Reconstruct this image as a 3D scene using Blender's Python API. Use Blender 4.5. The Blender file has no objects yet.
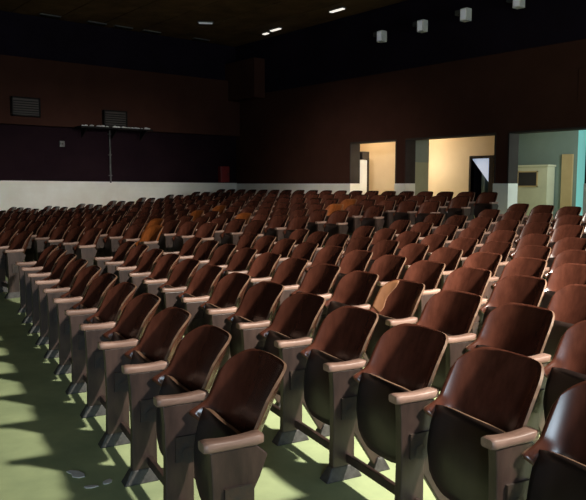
import bpy, bmesh, math, random
from mathutils import Vector, Matrix
C = bpy.context.scene
col = C.collection
R = math.radians
random.seed(7)

# ------------------------------------------------------------------ camera, light, exposure
CAM_H = 1.475
cam_d = bpy.data.cameras.new('camera'); cam_d.sensor_width = 36.0; cam_d.sensor_fit = 'HORIZONTAL'
cam_d.lens = 36.0 * 680 / 586
cam_d.clip_start = 0.05
cam = bpy.data.objects.new('camera', cam_d); col.objects.link(cam)
cam.location = (0, 0, CAM_H)
cam.rotation_euler = (math.pi/2 - 0.0972, 0, R(50.4))
C.camera = cam
w = bpy.data.worlds.new('world'); C.world = w; w.use_nodes = True
w.node_tree.nodes['Background'].inputs[0].default_value = (0.5, 0.6, 0.8, 1)
w.node_tree.nodes['Background'].inputs[1].default_value = 0.02
vs = C.view_settings
vs.view_transform = 'Standard'; vs.look = 'None'; vs.gamma = 1; vs.use_curve_mapping = False
vs.exposure = 0.0

YAW = 11.956                      # the near block of seats is turned by this against the hall
RV = Vector((-math.cos(R(YAW)), math.sin(R(YAW)), 0))    # along its rows, away from the camera
BV = Vector((math.sin(R(YAW)), math.cos(R(YAW)), 0))     # towards the rear wall

def lamp(name, kind, loc, energy, color=(1,1,1), size=1.0, size_y=None, target=None, spread=None):
    d = bpy.data.lights.new(name, kind); d.energy = energy; d.color = color
    if kind == 'AREA':
        d.shape = 'RECTANGLE'; d.size = size; d.size_y = size_y or size
        if spread: d.spread = R(spread)
    elif kind in ('POINT', 'SPOT'): d.shadow_soft_size = size
    o = bpy.data.objects.new(name, d); col.objects.link(o); o.location = loc
    if target is not None:
        o.rotation_euler = (Vector(target) - Vector(loc)).to_track_quat('-Z', 'Y').to_euler()
    return o
def tu(t, u, z=0.0):
    p = RV*t + BV*u; return Vector((p.x, p.y, z))
# daylight over the near block and from the side exit, then unseen added fills
lamp('skylight_daylight', 'AREA', tu(-1.6, 5.2, 5.85), 700, (1.0, 0.93, 0.82), 0.5, 0.5, tu(3.6, 5.0, 0), 76)
lamp('side_exit_daylight', 'AREA', (5.0, 7.5, 1.5), 230, (0.78, 0.89, 1.0), 2.6, 2.4, (-6.0, 7.5, 1.2))
lamp('front_fill', 'AREA', (5.0, -3.6, 2.3), 420, (0.66, 0.85, 1.0), 2.4, 2.6, (-10.0, 3.4, 1.2))  # added fill behind the camera for the shadows, also gives bluish glints
lamp('side_dado_fill', 'AREA', (5.0, 7.0, 4.6), 22, (1.0, 0.97, 0.90), 6.0, 0.5, (-18.9, 7.6, 1.45), 14)  # unseen beam added to brighten the white dado of the side wall
lamp('rear_dado_fill', 'AREA', (2.0, -5.8, 4.9), 24, (1.0, 0.93, 0.85), 3.0, 0.4, (-14.0, 13.1, 1.6), 13)  # unseen beam added to brighten the dado of the rear wall
# lamps of the corridor and daylight of the foyer behind the rear wall
lamp('corridor_lamp', 'POINT', (-12.05, 14.25, 1.9), 15, (1.0, 0.86, 0.64), 0.12)
lamp('door_leaf_fill', 'POINT', (-12.12, 13.75, 2.0), 17, (1.0, 0.88, 0.72), 0.08)  # unseen lamp added behind the pier to brighten the white leaf
lamp('corridor_ceiling_lamp', 'AREA', (-12.0, 14.2, 3.25), 17, (1.0, 0.80, 0.54), 0.6, 0.4, (-12.0, 14.4, 0))
lamp('corridor_far_lamp', 'AREA', (-14.1, 14.2, 3.25), 20, (1.0, 0.78, 0.50), 0.6, 0.4, (-14.1, 14.4, 0))
lamp('foyer_daylight', 'AREA', (-6.55, 14.4, 2.3), 40, (0.82, 0.96, 0.95), 0.6, 1.2, (-8.5, 14.8, 1.2))

# ------------------------------------------------------------------ materials
def mat(name, base, rough=0.6, noise=None, scale=(6,6,6), bump=0.0, coat=0.0, spec=0.5, metal=0.0, rand=0.0, emit=None, emit_s=0.0):
    m = bpy.data.materials.new(name); m.use_nodes = True
    nt = m.node_tree; b = nt.nodes['Principled BSDF']
    b.inputs['Base Color'].default_value = (*base, 1); b.inputs['Roughness'].default_value = rough
    b.inputs['Specular IOR Level'].default_value = spec; b.inputs['Metallic'].default_value = metal
    b.inputs['Coat Weight'].default_value = coat; b.inputs['Coat Roughness'].default_value = 0.25
    out = None
    if noise:
        tc = nt.nodes.new('ShaderNodeTexCoord'); mp = nt.nodes.new('ShaderNodeMapping')
        mp.inputs['Scale'].default_value = scale
        nz = nt.nodes.new('ShaderNodeTexNoise'); nz.inputs['Scale'].default_value = 1.0; nz.inputs['Detail'].default_value = 6; nz.inputs['Roughness'].default_value = .6
        rp = nt.nodes.new('ShaderNodeValToRGB')
        rp.color_ramp.elements[0].position = .34; rp.color_ramp.elements[1].position = .66
        rp.color_ramp.elements[0].color = (*noise, 1); rp.color_ramp.elements[1].color = (*base, 1)
        nt.links.new(tc.outputs['Object'], mp.inputs[0]); nt.links.new(mp.outputs[0], nz.inputs['Vector'])
        nt.links.new(nz.outputs['Fac'], rp.inputs[0]); out = rp.outputs[0]
        if bump:
            bp = nt.nodes.new('ShaderNodeBump'); bp.inputs['Strength'].default_value = bump; bp.inputs['Distance'].default_value = .01
            nt.links.new(nz.outputs['Fac'], bp.inputs['Height']); nt.links.new(bp.outputs[0], b.inputs['Normal'])
        if rand:
            oi = nt.nodes.new('ShaderNodeObjectInfo'); mr = nt.nodes.new('ShaderNodeMapRange')
            mr.inputs['To Min'].default_value = 1 - rand; mr.inputs['To Max'].default_value = 1 + rand
            hs = nt.nodes.new('ShaderNodeHueSaturation')
            nt.links.new(oi.outputs['Random'], mr.inputs['Value']); nt.links.new(mr.outputs[0], hs.inputs['Value'])
            nt.links.new(out, hs.inputs['Color']); out = hs.outputs[0]
            # each object gets its own grain
            ad = nt.nodes.new('ShaderNodeVectorMath'); ad.operation = 'ADD'
            ml = nt.nodes.new('ShaderNodeMath'); ml.operation = 'MULTIPLY'; ml.inputs[1].default_value = 37
            nt.links.new(oi.outputs['Random'], ml.inputs[0]); nt.links.new(mp.outputs[0], ad.inputs[0]); nt.links.new(ml.outputs[0], ad.inputs[1])
            nt.links.new(ad.outputs[0], nz.inputs['Vector'])
        nt.links.new(out, b.inputs['Base Color'])
    if emit:
        b.inputs['Emission Color'].default_value = (*emit, 1); b.inputs['Emission Strength'].default_value = emit_s
    return m
M = {}
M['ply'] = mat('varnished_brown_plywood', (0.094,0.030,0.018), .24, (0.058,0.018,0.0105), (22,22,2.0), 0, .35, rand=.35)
M['ply_orange'] = mat('orange_toned_plywood', (0.34,0.095,0.02), .38, (0.20,0.055,0.012), (26,26,2.2), .05, .3, rand=.1)
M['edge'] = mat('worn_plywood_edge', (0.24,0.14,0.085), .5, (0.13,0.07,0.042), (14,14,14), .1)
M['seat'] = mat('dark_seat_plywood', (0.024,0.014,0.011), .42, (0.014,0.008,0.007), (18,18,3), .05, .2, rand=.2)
M['arm'] = mat('worn_armrest_wood', (0.36,0.225,0.175), .5, (0.20,0.115,0.085), (26,5,26), .15, .1, rand=.2)
M['stand'] = mat('standard_wood', (0.060,0.034,0.026), .5, (0.024,0.013,0.010), (16,16,4), .15, .1, rand=.2)
M['iron'] = mat('grey_cast_iron', (0.075,0.072,0.066), .6, (0.028,0.025,0.023), (22,22,22), .4)
M['hinge'] = mat('dark_iron', (0.025,0.022,0.02), .5, (0.05,0.03,0.02), (30,30,30), .3)
M['floor'] = mat('green_cement_floor', (0.47,0.56,0.29), .75, (0.34,0.42,0.22), (2.6,2.6,2.6), .15)
M['white'] = mat('white_dado_paint', (0.86,0.84,0.76), .6, (0.76,0.72,0.62), (1.1,1.1,1.1))
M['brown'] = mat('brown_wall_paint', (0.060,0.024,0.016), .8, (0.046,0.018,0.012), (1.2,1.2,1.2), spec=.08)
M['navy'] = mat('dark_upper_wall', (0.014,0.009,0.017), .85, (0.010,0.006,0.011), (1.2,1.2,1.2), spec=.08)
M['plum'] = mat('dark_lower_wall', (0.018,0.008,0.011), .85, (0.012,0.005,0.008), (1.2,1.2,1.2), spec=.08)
M['ceil'] = mat('brown_ceiling_boards', (0.15,0.085,0.040), .8, (0.08,0.045,0.021), (1.5,1.5,1.5), spec=.08)
M['reveal'] = mat('dark_reveal', (0.05,0.042,0.036), .7, (0.038,0.03,0.026), (2,2,2), spec=.08)
M['cream'] = mat('cream_corridor_paint', (0.80,0.63,0.42), .7, (0.74,0.57,0.37), (1.4,1.4,1.4))
M['green'] = mat('grey_green_paint', (0.22,0.27,0.23), .7, (0.19,0.235,0.20), (1.4,1.4,1.4))
M['olive'] = mat('pale_olive_paint', (0.36,0.37,0.24), .7, (0.31,0.32,0.2), (1.4,1.4,1.4))
M['whitegloss'] = mat('white_gloss_paint', (0.86,0.85,0.80), .4, (0.80,0.78,0.72), (2,2,2))
M['booth'] = mat('ivory_paint', (0.66,0.62,0.44), .6, (0.58,0.54,0.38), (2,2,2))
M['cyan'] = mat('turquoise_daylight_glow', (0.28,0.70,0.66), .35, (0.23,0.60,0.57), (2,2,2), emit=(0.30,0.85,0.78), emit_s=.5)  # daylight on the turquoise strip is put in as emission
M['tan'] = mat('tan_paint', (0.55,0.38,0.19), .6, (0.48,0.32,0.15), (2,2,2))
M['black'] = mat('black_paint', (0.012,0.010,0.014), .5, (0.02,0.016,0.02), (3,3,3))
M['red'] = mat('red_enamel', (0.20,0.010,0.010), .5, (0.15,0.008,0.008), (4,4,4))
M['grey'] = mat('grey_metal', (0.13,0.125,0.115), .5, (0.08,0.08,0.075), (8,8,8))
M['pale'] = mat('pale_light_glow', (0.70,0.76,0.86), .6, (0.62,0.68,0.80), (3,3,3), emit=(0.62,0.74,1.0), emit_s=0.45)  # light falling in the doorway, put in as a pale glow
M['dim'] = mat('dusty_dark_metal', (0.016,0.014,0.013), .7, (0.010,0.009,0.008), (8,8,8), spec=.1)
M['lamp'] = mat('lit_tube', (0.9,0.9,0.9), .4, emit=(1.0,0.93,0.82), emit_s=1.0)
M['lampdim'] = mat('lit_lens', (0.8,0.8,0.8), .4, emit=(0.9,0.92,1.0), emit_s=0.12)
M['debris'] = mat('broken_white_plaster', (0.88,0.87,0.84), .8, (0.74,0.72,0.68), (30,30,30), .3)
M['putty'] = mat('bare_veneer', (0.26,0.115,0.05), .5, (0.19,0.08,0.035), (14,14,3))

# ------------------------------------------------------------------ helpers
def obj(name, bm, mats, parent=None, smooth=False, bevel=0.0, seg=2):
    bmesh.ops.recalc_face_normals(bm, faces=bm.faces)
    me = bpy.data.meshes.new(name); bm.to_mesh(me); bm.free()
    for m in (mats if isinstance(mats, (list, tuple)) else [mats]): me.materials.append(m)
    if smooth:
        for p in me.polygons: p.use_smooth = True
    o = bpy.data.objects.new(name, me); col.objects.link(o)
    if parent: o.parent = parent
    if bevel:
        md = o.modifiers.new('bevel', 'BEVEL'); md.width = bevel; md.segments = seg; md.limit_method = 'ANGLE'
    return o
def tag(o, label, cat, group=None):
    o['label'] = label; o['category'] = cat
    if group: o['group'] = group
    return o
def empty(name, loc, rz=0):
    o = bpy.data.objects.new(name, None); col.objects.link(o); o.location = loc; o.rotation_euler = (0,0,rz); o.empty_display_size = .1
    return o
def box(bm, x0, x1, y0, y1, z0, z1, mi=0):
    vs_ = [bm.verts.new(p) for p in ((x0,y0,z0),(x1,y0,z0),(x1,y1,z0),(x0,y1,z0),(x0,y0,z1),(x1,y0,z1),(x1,y1,z1),(x0,y1,z1))]
    for f in ((0,3,2,1),(4,5,6,7),(0,1,5,4),(1,2,6,5),(2,3,7,6),(3,0,4,7)):
        fc = bm.faces.new([vs_[i] for i in f]); fc.material_index = mi
    return vs_
def prism(bm, pts, a0, a1, axis='x', mi=0):
    # polygon pts (p,q) extruded along an axis
    def P(a, p, q): return (a,p,q) if axis == 'x' else ((p,a,q) if axis == 'y' else (p,q,a))
    lo = [bm.verts.new(P(a0,*p)) for p in pts]; hi = [bm.verts.new(P(a1,*p)) for p in pts]
    n = len(pts)
    fs = [bm.faces.new(lo), bm.faces.new(hi[::-1])]
    for i in range(n): fs.append(bm.faces.new((lo[i], lo[(i+1)%n], hi[(i+1)%n], hi[i])))
    for f in fs: f.material_index = mi
def cyl(bm, p0, p1, r0, r1=None, n=12, mi=0):
    r1 = r0 if r1 is None else r1
    p0 = Vector(p0); p1 = Vector(p1); d = (p1-p0).normalized()
    a = d.orthogonal().normalized(); b = d.cross(a)
    A = [bm.verts.new(p0 + (a*math.cos(2*math.pi*i/n)+b*math.sin(2*math.pi*i/n))*r0) for i in range(n)]
    B = [bm.verts.new(p1 + (a*math.cos(2*math.pi*i/n)+b*math.sin(2*math.pi*i/n))*r1) for i in range(n)]
    fs = [bm.faces.new(A), bm.faces.new(B[::-1])]
    for i in range(n): fs.append(bm.faces.new((A[i],A[(i+1)%n],B[(i+1)%n],B[i])))
    for f in fs: f.material_index = mi
def shell(fn, nu, nv, th, edge_mi=1):
    """A thick curved sheet: fn(s, v) -> centre point; rim faces get the edge material."""
    bm = bmesh.new()
    P = [[Vector(fn(-1+2*i/nu, j/nv)) for i in range(nu+1)] for j in range(nv+1)]
    def nrm(i, j):
        a = P[j][min(i+1,nu)] - P[j][max(i-1,0)]; b = P[min(j+1,nv)][i] - P[max(j-1,0)][i]
        n = a.cross(b); return n.normalized() if n.length > 1e-9 else Vector((0,-1,0))
    F = [[None]*(nu+1) for _ in range(nv+1)]; B = [[None]*(nu+1) for _ in range(nv+1)]
    for j in range(nv+1):
        for i in range(nu+1):
            n = nrm(i,j); F[j][i] = bm.verts.new(P[j][i]+n*th/2); B[j][i] = bm.verts.new(P[j][i]-n*th/2)
    for j in range(nv):
        for i in range(nu):
            bm.faces.new((F[j][i],F[j][i+1],F[j+1][i+1],F[j+1][i])).smooth = True
            bm.faces.new((B[j][i],B[j+1][i],B[j+1][i+1],B[j][i+1])).smooth = True
    loop = [(0,i) for i in range(nu)] + [(j,nu) for j in range(nv)] + [(nv,i) for i in range(nu,0,-1)] + [(j,0) for j in range(nv,0,-1)]
    for k in range(len(loop)):
        a = loop[k]; b = loop[(k+1)%len(loop)]
        # rounded rim: a middle ridge pushed outwards
        fa, ba, fb, bb = F[a[0]][a[1]], B[a[0]][a[1]], F[b[0]][b[1]], B[b[0]][b[1]]
        f = bm.faces.new((fa, ba, bb, fb)); f.material_index = edge_mi
    return bm
def sstep(a, b, x):
    t = min(1, max(0, (x-a)/(b-a))); return t*t*(3-2*t)
def floorz(x, y):
    k = .084
    d = y - 6.7
    r = k*(d + math.sqrt(d*d + .35))/2 - k*(-10 + math.sqrt(100.35))/2
    return r + .085*sstep(7.86, 8.2, -x)

# ------------------------------------------------------------------ the room
XW, YW, ZC = -18.9, 13.17, 5.95          # side wall, rear wall, ceiling
XE, YF = 5.2, -6.0                       # the walls behind and beside the camera
bm = bmesh.new()
xs = [XW + (XE-XW)*i/60 for i in range(61)]; ys = [YF + (16.4-YF)*j/60 for j in range(61)]
g = [[bm.verts.new((x, y, floorz(x, min(y, YW+.2)))) for x in xs] for y in ys]
for j in range(60):
    for i in range(60): bm.faces.new((g[j][i], g[j][i+1], g[j+1][i+1], g[j+1][i]))
fl = obj('floor', bm, M['floor'], smooth=True); fl['kind'] = 'structure'
def struct(name, bm, m, bevel=0):
    o = obj(name, bm, m, bevel=bevel); o['kind'] = 'structure'; return o
# ceiling of long boards
bm = bmesh.new()
k = 0; y = YF
while y < 16.4:
    box(bm, XW-.3, XE, y+.012, min(y+.6, 16.4)-.012, ZC + (.012 if k % 2 else 0), ZC+.12); y += .6; k += 1
box(bm, XW-.3, XE, YF, 16.4, ZC+.10, ZC+.2)
struct('ceiling', bm, M['ceil'])
# side wall
DT = lambda y: CAM_H + .02 + .10*(YW-y)/12.0       # top of the white dado
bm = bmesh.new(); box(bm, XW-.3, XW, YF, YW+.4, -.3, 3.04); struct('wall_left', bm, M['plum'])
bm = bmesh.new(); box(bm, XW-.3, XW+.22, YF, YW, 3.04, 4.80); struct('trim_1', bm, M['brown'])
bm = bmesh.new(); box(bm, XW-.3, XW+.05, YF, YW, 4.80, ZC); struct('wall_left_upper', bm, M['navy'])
bm = bmesh.new(); prism(bm, [(YF,-.2),(YW,-.2),(YW,DT(YW)),(YF,DT(YF))], XW, XW+.03, 'x'); struct('trim_2', bm, M['white'])
# rear wall: three openings
OPEN = [(-13.45,-11.80), (-11.47,-8.88), (-8.53,-6.78)]
DH = [CAM_H+1.11]*3
YB = YW + .35
edges = [XW-.3] + [v for o in OPEN for v in o] + [XE]
bm = bmesh.new()
for i in range(0, len(edges), 2): box(bm, edges[i], edges[i+1], YW, YB, -.3, DH[0])
box(bm, XW-.3, XE, YW, YB, DH[0], 4.31)
struct('wall_back', bm, M['brown'])
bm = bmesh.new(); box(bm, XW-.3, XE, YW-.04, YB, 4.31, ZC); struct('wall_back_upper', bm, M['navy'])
DZ = CAM_H + .005
bm = bmesh.new()
for i in range(0, len(edges), 2):
    a = edges[i]+(0 if i == 0 else -0.02); b = edges[i+1]+(.02 if i < 6 else 0)
    box(bm, a, b, YW-.025, YB, -.2, DZ)
struct('trim_3', bm, M['white'])
# dark linings of the three reveals above the white dado
bm = bmesh.new()
for (a, b) in OPEN:
    box(bm, a-.02, a+.012, YW-.015, YB, DZ, DH[0]); box(bm, b-.012, b+.02, YW-.015, YB, DZ, DH[0]); box(bm, a, b, YW-.015, YB, DH[0]-.02, DH[0]+.02)
struct('trim_4', bm, M['reveal'])
# walls out of the frame
bm = bmesh.new(); box(bm, XE, XE+.2, YF, YB, -.3, ZC); struct('wall_right', bm, M['brown'])
bm = bmesh.new(); box(bm, XW-.3, XE+.2, YF-.2, YF, -.3, ZC); struct('wall_front', bm, M['brown'])
# corner box under the ceiling, against the rear wall
bm = bmesh.new(); box(bm, XW, XW+1.65, YW-.45, YW-.04, 4.15, 5.35)
struct('trim_5', bm, M['brown'], .01)
# faint raised panel high on the rear wall at the right
bm = bmesh.new(); box(bm, -7.0, -6.0, YW-.02, YW, 3.1, 3.75); struct('trim_6', bm, M['brown'], .008)

# ------------------------------------------------------------------ corridor and foyer behind the openings
YC = 14.95
FZ = floorz(-10, YW+.2) - .02
bm = bmesh.new()
D0, D1, DTOP = -10.79, -10.24, 2.14
box(bm, -15.2, D0, YC, YC+.12, FZ, 3.4); box(bm, D1, -9.95, YC, YC+.12, FZ, 3.4); prism(bm, [(-9.95,YC),(-9.93,YC+.12),(-8.63,YB),(-8.75,YB)], FZ, 3.3, 'z'); box(bm, D0, D1, YC, YC+.12, DTOP, 3.4)
box(bm, -15.3, -15.2, YB, YC+.12, FZ, 3.4)
box(bm, -15.3, -8.70, YB, YC+.12, 3.3, 3.45)
struct('wall_corridor', bm, M['cream'])
bm = bmesh.new(); box(bm, -11.55, -11.45, YB, 14.04, FZ, 2.02, 0); box(bm, -11.55, -11.45, YB, 14.04, 2.02, 3.3, 1)
struct('wall_corridor_pier', bm, [M['olive'], M['green']])
# dark doorway in the corridor wall, with a glowing panel for the slant of light in it
bm = bmesh.new()
box(bm, D0-.3, D1+.3, YC+.9, YC+1.0, FZ, 2.6); box(bm, D0-.3, D0-.2, YC+.12, YC+1, FZ, 2.6); box(bm, D1+.2, D1+.3, YC+.12, YC+1, FZ, 2.6); box(bm, D0-.3, D1+.3, YC+.12, YC+1, 2.5, 2.6)
struct('wall_stair', bm, M['black'])
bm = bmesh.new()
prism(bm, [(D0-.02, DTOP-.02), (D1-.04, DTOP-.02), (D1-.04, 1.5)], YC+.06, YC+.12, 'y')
struct('light_triangle', bm, M['pale'])
bm = bmesh.new()
box(bm, D0-.05, D0, YC-.02, YC+.12, FZ, DTOP+.05); box(bm, D1, D1+.13, YC-.02, YC+.12, FZ, DTOP+.05); box(bm, D0, D1, YC-.02, YC+.12, DTOP, DTOP+.05)
d2 = struct('door_2', bm, M['reveal'])
# door one: a white leaf folded back against the end of the opening, dark head above it
bm = bmesh.new(); box(bm, -13.47, -13.43, YB+.01, 13.80, FZ, 2.13); d1 = struct('door_1', bm, M['whitegloss'], .006)
bm = bmesh.new(); box(bm, -13.49, -13.41, 13.80, 13.86, FZ, 2.2); o = obj('door_frame', bm, M['reveal'], d1)
bm = bmesh.new(); box(bm, -13.49, -13.35, YB+.01, 13.80, 2.14, 2.36); o = obj('door_closer', bm, M['hinge'], d1, bevel=.01)
# foyer behind the third opening
YG = 15.6
bm = bmesh.new(); box(bm, -10.6, -5.2, YG, YG+.12, FZ, 3.4);  box(bm, -5.3, -5.2, YB, YG, FZ, 3.4); box(bm, -10.6,-10.5,YC+.2,YG,FZ,3.4)
struct('wall_foyer', bm, M['green'])
bm = bmesh.new(); box(bm, -10.6, -5.2, YC+.13, YG+.12, 3.3, 3.4); box(bm, -8.68, -5.2, YB, YC+.13, 3.46, 3.56); struct('ceiling_foyer', bm, M['green'])
bm = bmesh.new(); box(bm, -8.62, -8.34, YG-.05, YG, FZ, 2.18); struct('door_3', bm, M['tan'], .006)
bm = bmesh.new(); box(bm, -7.16, -6.98, YB+.02, YB+.06, FZ, DH[0]); cy = struct('door_strip_glow', bm, M['cyan'], .005)  # turquoise door strip, its daylight painted in as glow
# ivory booth with a dark window
bt = empty('ticket_booth', (-9.3, YG-.18, FZ))
bm = bmesh.new(); box(bm, -.5,.5,-.17,.16,0,1.26); obj('body', bm, M['booth'], bt, bevel=.012)
bm = bmesh.new(); box(bm, -.53,.53,-.20,.17,1.26,1.31); obj('top', bm, M['booth'], bt, bevel=.008)
bm = bmesh.new(); box(bm, -.28,.22,-.185,-.165,.80,1.13); wn = obj('window', bm, M['black'], bt)
bm = bmesh.new()
for (a,b,c,d) in ((-.31,.25,1.13,1.16),(-.31,.25,.77,.80),(-.31,-.28,.77,1.16),(.22,.25,.77,1.16)): box(bm, a,b,-.195,-.165,c,d)
obj('window_frame', bm, M['tan'], wn)
tag(bt, 'ivory booth with a small dark window, seen through the right-hand doorway', 'booth')

# ------------------------------------------------------------------ seats
SW = .55
def back_fn(s, v):
    a = abs(s)
    zt = .788 - .010*s*s - (.095*(1-math.sqrt(max(0, 1-((a-.60)/.40)**2))) if a > .60 else 0)
    z0 = .31 + .205*(a**5)
    z = z0 + v*(zt - z0)
    q = min(1, max(0, (z-.31)/.465))
    hw = .236 - .003*sstep(.5, 1, q)
    flare = .060*math.exp(-((z-.525)/.026)**2)
    wrap = .118 - .032*q + flare*a**8
    y = .130 + .345*(z-.34) + .03*q*q - wrap*a**3.4
    return (s*hw, y, z)
def seat_fn(s, v):
    a = abs(s)
    zb = .205 + (.15*(1-math.sqrt(max(0, 1-((a-.3)/.7)**2))) if a > .3 else 0)
    zt = .555 - .02*(a**4)
    z = zb + v*(zt-zb)
    q = (z-.215)/.34
    y = .045 + .045*q - .020*math.sin(math.pi*min(1,max(0,q))) + .02*s*s
    return (s*.226, y, z)
def make_proto(full=True):
    P = {}
    P['backrest'] = obj('backrest', shell(back_fn, 48 if full else 18, 30 if full else 10, .011), [M['ply'], M['edge']])
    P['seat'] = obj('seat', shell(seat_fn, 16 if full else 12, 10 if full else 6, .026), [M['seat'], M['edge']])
    # armrest: a waisted wooden bar, slightly bowed
    bm = bmesh.new()
    n = 10; rings = []
    for i in range(n+1):
        f = i/n; y = -.095 + .225*f
        hw = .031 - .004*math.sin(math.pi*f)
        zt = .596 - .007*math.sin(math.pi*f) - (.003 if i in (0,n) else 0); zb = .557 - .002*math.sin(math.pi*f) + (.003 if i in (0,n) else 0)
        c = .006
        if i in (0, n): hw -= .003
        ring = [(-hw,zb+c),(-hw+c,zb),(hw-c,zb),(hw,zb+c),(hw,zt-c),(hw-c,zt),(-hw+c,zt),(-hw,zt-c)]
        rings.append([bm.verts.new((px+SW/2, y, pz)) for px,pz in ring])
    for i in range(n):
        for k in range(8): bm.faces.new((rings[i][k], rings[i][(k+1)%8], rings[i+1][(k+1)%8], rings[i+1][k])).smooth = True
    bm.faces.new(rings[0]); bm.faces.new(rings[-1][::-1])
    P['armrest'] = obj('armrest', bm, M['arm'])
    # standard: a shaped side board on a splayed foot, with a raking rear brace
    bm = bmesh.new()
    h = .021
    prism(bm, [(-.066,.035),(-.060,.30),(-.064,.48),(-.070,.557),(.105,.557),(.150,.515),(.120,.44),(.078,.36),(.062,.25),(.062,.035)], SW/2-h, SW/2+h)
    prism(bm, [(.056,.30),(.075,.345),(.245,.035),(.185,.035),(.056,.235)], SW/2-h*.7, SW/2+h*.7)
    P['standard'] = obj('standard', bm, M['stand'], bevel=.005 if full else 0)
    bm = bmesh.new()
    for (ya, yb) in ((-.11,.10),(.165,.275)):
        lo = [bm.verts.new((SW/2+sx*.040, yy, 0)) for sx,yy in ((-1,ya),(1,ya),(1,yb),(-1,yb))]
        hi = [bm.verts.new((SW/2+sx*.024, yy, .07)) for sx,yy in ((-1,ya+.04),(1,ya+.04),(1,yb-.035),(-1,yb-.035))]
        bm.faces.new(lo[::-1]); bm.faces.new(hi)
        for k in range(4): bm.faces.new((lo[k],lo[(k+1)%4],hi[(k+1)%4],hi[k]))
    P['foot'] = obj('foot', bm, M['iron'], bevel=.006 if full else 0)
    bm = bmesh.new()
    cyl(bm, (SW/2-.034,.035,.335), (SW/2+.034,.035,.335), .034, n=14)
    box(bm, SW/2-.032, SW/2-.020, -.02, .09, .31, .42); box(bm, SW/2+.020, SW/2+.032, -.02, .09, .31, .42)
    P['hinge'] = obj('hinge', bm, M['hinge'])
    bm = bmesh.new()
    box(bm, -SW/2+.023, SW/2-.021, .010, .034, .085, .130)
    P['foot_rail'] = obj('foot_rail', bm, M['stand'], bevel=.004 if full else 0)
    return P
PF, PN = make_proto(True), make_proto(False)
used = {}
ORD = ['first','second','third','fourth','fifth','sixth','seventh','eighth','ninth','tenth','eleventh','twelfth','thirteenth','fourteenth','fifteenth','sixteenth','seventeenth','eighteenth','nineteenth','twentieth']
def add_part(P, key, parent, dx=0, first=[set()]):
    src = P[key]; tagk = src.name
    o = src.copy()
    o.name = key; col.objects.link(o); o.parent = parent; o.location = (dx, 0, 0)
    return o
def theatre_seat(p, rot, P, label, group, end=False, orange=False, full=True, tilt=None):
    r = empty('theatre_seat', p, rot)
    tag(r, label, 'theatre seat', group)
    b = add_part(P, 'backrest', r)
    if orange:
        b.material_slots[0].link = 'OBJECT'; b.material_slots[0].material = M['ply_orange']; b['label'] = 'orange-toned plywood backrest'
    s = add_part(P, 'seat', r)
    tl = random.uniform(-.05, .07) if tilt is None else tilt
    # the tip-up seat swings about its hinge line
    hz = Matrix.Translation((0,.035,.335)) @ Matrix.Rotation(tl, 4, 'X') @ Matrix.Translation((0,-.035,-.335))
    s.location = hz.to_translation(); s.rotation_euler = (tl, 0, 0)
    for dx in ((0, -SW) if end else (0,)):
        add_part(P, 'armrest', r, dx)
        st = add_part(P, 'standard', r, dx)
        ft = add_part(P, 'foot', st)
        add_part(P, 'hinge', r, dx)
    add_part(P, 'foot_rail', r)
    return r
# near block: row -> (u of the armrests, t of the first seat centre in frame order, last t)
near = [ (0.86, 2.415, 11), (1.75, 1.987-.55, 13), (2.65, 2.73-.55, 12), (3.58, 3.62-1.10, 12), (4.55, 3.94-.55, 11), (5.49, 4.73-.55, 9),
         (6.30, 5.46-.55, 8), (7.20, 6.27-.55, 7), (8.08, 7.01-.55, 5), (9.00, 7.80-.55, 4) ]
rowname = ['front row by the green floor'] + ['%s near row' % ORD[i] for i in range(1, 10)]
for k, (u, t0, n) in enumerate(near):
    for i in range(n):
        t = t0 + i*SW
        p = tu(t, u); p.z = floorz(p.x, p.y)
        if i == 0: lab = 'brown tip-up seat at the camera end of the %s' % rowname[k]
        elif i == n-1: lab = 'brown tip-up seat at the far aisle end of the %s' % rowname[k]
        else: lab = 'brown tip-up seat, %s from camera end of the %s' % (ORD[i], rowname[k])
        r = theatre_seat(p, R(-YAW), PF, lab, 'tip-up seats of the near block', end=(i == n-1))
        if k == 2 and i == 3:
            r['label'] = 'brown tip-up seat with bare pale veneer down one side of its backrest'
            pb = [c for c in r.children if c.name.startswith('backrest')][0]
            # strip of bare veneer on the worn side of this backrest
            bm = shell(lambda s, v: (lambda q: (q[0], q[1]-.0085, q[2]))(back_fn(-.97 + (.40-.22*(1-v)+.04*math.sin(9*v))*(s+1)/2, .42+.565*v)), 8, 12, .002, 0)
            vp = obj('veneer_patch', bm, M['putty'], pb); vp['label'] = 'bare pale veneer patch'
# far block, square to the hall
ORANGE = {(2,0), (3,3), (7,2), (8,4), (5,3), (6,7), (5,6)}  # far seats whose backrest gets the orange tone
NR = 11
for k in range(NR):
    y = 2.62 + .92*k
    n = 19 if k >= 8 else 18
    lim = y/.292 + 1.2
    for i in range(n):
        x = (8.25 if k >= 8 else 8.80) + SW*i
        if x > lim: break
        p = Vector((-x, y, 0)); p.z = floorz(-x, y)
        orange = (k, i) in ORANGE
        lab = '%s tip-up seat, %s from the aisle in %s row of far block' % ('orange-backed' if orange else 'dim', ORD[i], ORD[k])
        theatre_seat(p, 0, PN, lab, 'tip-up seats of the far block', end=(i == n-1), orange=orange)
for P in (PF, PN):
    for o in P.values(): bpy.data.objects.remove(o)

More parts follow.
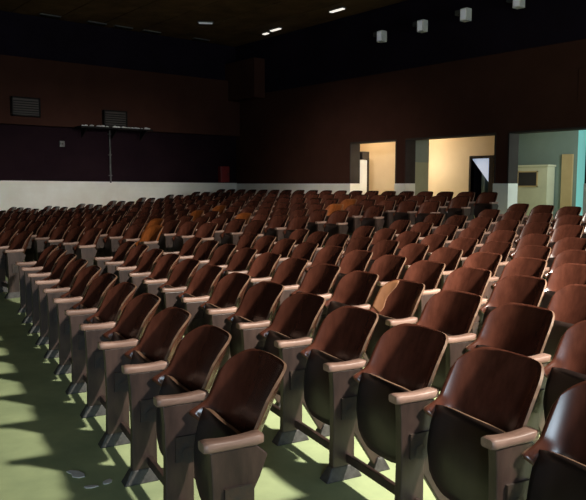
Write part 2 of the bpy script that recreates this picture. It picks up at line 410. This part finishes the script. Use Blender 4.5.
# ------------------------------------------------------------------ fittings on the walls and ceiling
def wall_lamp(x, z, label):
    r = empty('wall_lamp', (x, YW-.04, z))
    bm = bmesh.new(); box(bm, -.03,.03,-.03,0,-.08,.08); obj('wall_plate', bm, M['grey'], r, bevel=.004)
    bm = bmesh.new(); cyl(bm, (0,-.02,0), (0,-.22,0), .014); obj('bracket', bm, M['grey'], r)
    bm = bmesh.new(); box(bm, 0,.19,-.36,-.18,-.15,.12); h = obj('housing', bm, M['whitegloss'], r, bevel=.01)
    bm = bmesh.new(); box(bm, .03,.16,-.372,-.355,-.12,.09); obj('lens', bm, M['lampdim'], h)
    bm = bmesh.new(); box(bm, -.20,-.06,-.28,-.16,.02,.13); s = obj('transformer_box', bm, M['grey'], r, bevel=.006)
    tag(r, label, 'lamp', 'lamps along the top of the rear wall')
for x, z, l in ((-12.15,5.16,'leftmost of four white lamp boxes high on the dark rear wall'), (-10.85,5.19,'second from left of four white lamp boxes high on the rear wall'),
             (-9.62,5.22,'third from left of four white lamp boxes high on the rear wall'), (-8.30,5.25,'rightmost white lamp box high on the rear wall, at the top edge')):
    wall_lamp(x, z, l)
def ceiling_tube(x, y, L, ang, m, label, group):
    r = empty('ceiling_light', (x, y, ZC), ang)
    bm = bmesh.new(); box(bm, -L/2-.03, L/2+.03, -.07,.07,-.03,.0); obj('fitting', bm, M['grey'], r, bevel=.004)
    bm = bmesh.new(); box(bm, -L/2, L/2, -.05,.05,-.055,-.025); obj('tube', bm, m, r, bevel=.01)
    tag(r, label, 'ceiling light', group)
ceiling_tube(-15.9,12.5,.42,0,M['lamp'],'bright ceiling light nearest the corner of the rear wall','lit ceiling lights')
ceiling_tube(-16.5,12.6,.22,0,M['lamp'],'smallest lit ceiling light, just left of a longer bright one','lit ceiling lights')
ceiling_tube(-13.15,12.35,.48,0,M['lamp'],'bright ceiling light above the rear wall, right of the corner pair','lit ceiling lights')
ceiling_tube(-16.5,10.5,.38,R(60),M['lampdim'],'dim ceiling light out in the boards, left of the bright corner pair','lit ceiling lights')
for i, (px, py) in enumerate(((-18.5,6.9),(-18.5,8.2),(-18.5,9.0),(-18.5,9.9),(-18.5,11.6))):
    ceiling_tube(px, py, .5, R(90), M['dim'], 'unlit ceiling light along the side wall, %s counted from the left picture edge' % ORD[i], 'unlit ceiling lights')
# ledge, box units, pipe, small socket, red box on the side wall
r = empty('wall_ledge', (XW+.22, 8.65, 3.06))
bm = bmesh.new(); box(bm, 0,.45,-1.1,1.1,-.05,.0); obj('board', bm, M['dim'], r, bevel=.006)
for yy in (-.9,0,.9):
    bm = bmesh.new(); prism(bm, [(0,-.05),(.4,-.05),(0,-.3)], yy-.015, yy+.015, 'y'); obj('bracket', bm, M['dim'], r)
bm = bmesh.new()
rr = random.Random(3)
for q in range(26):
    yy = rr.uniform(-1.05,1.05); xx = rr.uniform(.12,.42); s_ = rr.uniform(.02,.05)
    bmesh.ops.create_icosphere(bm, subdivisions=1, radius=s_, matrix=Matrix.Translation((xx,yy,s_*.5)) @ Matrix.Diagonal((1,1.6,.7,1)))
db = obj('plaster_debris', bm, M['debris'], r); db['kind'] = 'stuff'
tag(r, 'narrow grey ledge with pale crumbs on the dark side wall', 'ledge')
def unit(name, y, z, wd, hg, label):
    r = empty(name, (XW+.22, y, z))
    bm = bmesh.new(); box(bm, 0,.12,-wd/2,wd/2,0,hg); obj('casing', bm, M['hinge'], r, bevel=.01)
    bm = bmesh.new()
    for a,b,c,d in ((-wd/2,wd/2,hg-.04,hg),(-wd/2,wd/2,0,.04),(-wd/2,-wd/2+.04,0,hg),(wd/2-.04,wd/2,0,hg)): box(bm, .10,.15,a,b,c,d)
    obj('frame', bm, M['dim'], r, bevel=.004)
    bm = bmesh.new()
    for q in range(6): box(bm, .115,.13,-wd/2+.05,wd/2-.05,.06+q*(hg-.12)/6,.06+q*(hg-.12)/6+.03)
    obj('grille', bm, M['dim'], r)
    tag(r, label, 'vent')
unit('wall_vent', 8.72, 3.07, .72, .5, 'dark louvred vent box with a pale frame, above the wall ledge')
unit('wall_vent', 6.2, 3.25, .75, .5, 'dark louvred vent box at the far left of the side wall')
bm = bmesh.new(); cyl(bm, (XW+.05,8.66,1.5), (XW+.05,8.66,3.04), .022); 
for zz in (1.7,2.3,2.9): box(bm, XW, XW+.08, 8.62,8.70,zz,zz+.03)
tag(obj('wall_pipe', bm, M['grey']), 'thin grey pipe down the dark side wall below the ledge', 'pipe')
r = empty('wall_socket', (XW, 7.25, 2.5))
bm = bmesh.new(); box(bm, 0,.06,-.07,.07,0,.16); obj('plate', bm, M['grey'], r, bevel=.01)
bm = bmesh.new(); cyl(bm, (.055,0,.08), (.075,0,.08), .03); obj('outlet', bm, M['hinge'], r)
tag(r, 'small pale box alone on the dark side wall', 'socket')
r = empty('hose_cabinet', (XW, 12.6, DT(12.6)+.02))
bm = bmesh.new(); box(bm, 0,.18,-.17,.17,0,.52); obj('casing', bm, M['red'], r, bevel=.012)
bm = bmesh.new(); box(bm, .18,.195,-.14,.14,.03,.49); d = obj('door', bm, M['red'], r, bevel=.006)
bm = bmesh.new(); box(bm, .195,.215,.09,.11,.22,.32); obj('handle', bm, M['hinge'], d)
tag(r, 'red fire cabinet on the side wall in the far corner', 'cabinet')

# flakes of white plaster on the floor in front of the first row
def flake(x, y, r0, ang, label):
    bm = bmesh.new(); rr = random.Random(int(ang*100)); n = 9
    pts = [(r0*(1+.35*rr.uniform(-1,1))*math.cos(2*math.pi*i/n), .55*r0*(1+.35*rr.uniform(-1,1))*math.sin(2*math.pi*i/n)) for i in range(n)]
    prism(bm, pts, 0, .004, 'z')
    o = obj('plaster_flake', bm, M['debris'], bevel=.001); o.location = (x, y, floorz(x, y)+.001); o.rotation_euler = (0,0,ang)
    tag(o, label, 'plaster flake', 'white flakes on the green floor')
flake(-3.27, 1.28, .055, .3, 'largest white plaster flake on the green floor, at the edge of the shadow')
flake(-3.09, 1.27, .032, 1.1, 'smallest white plaster flake on the floor, between two larger ones')
flake(-3.09, 1.36, .038, 2.0, 'white plaster flake on the floor nearest the foot of the front row')
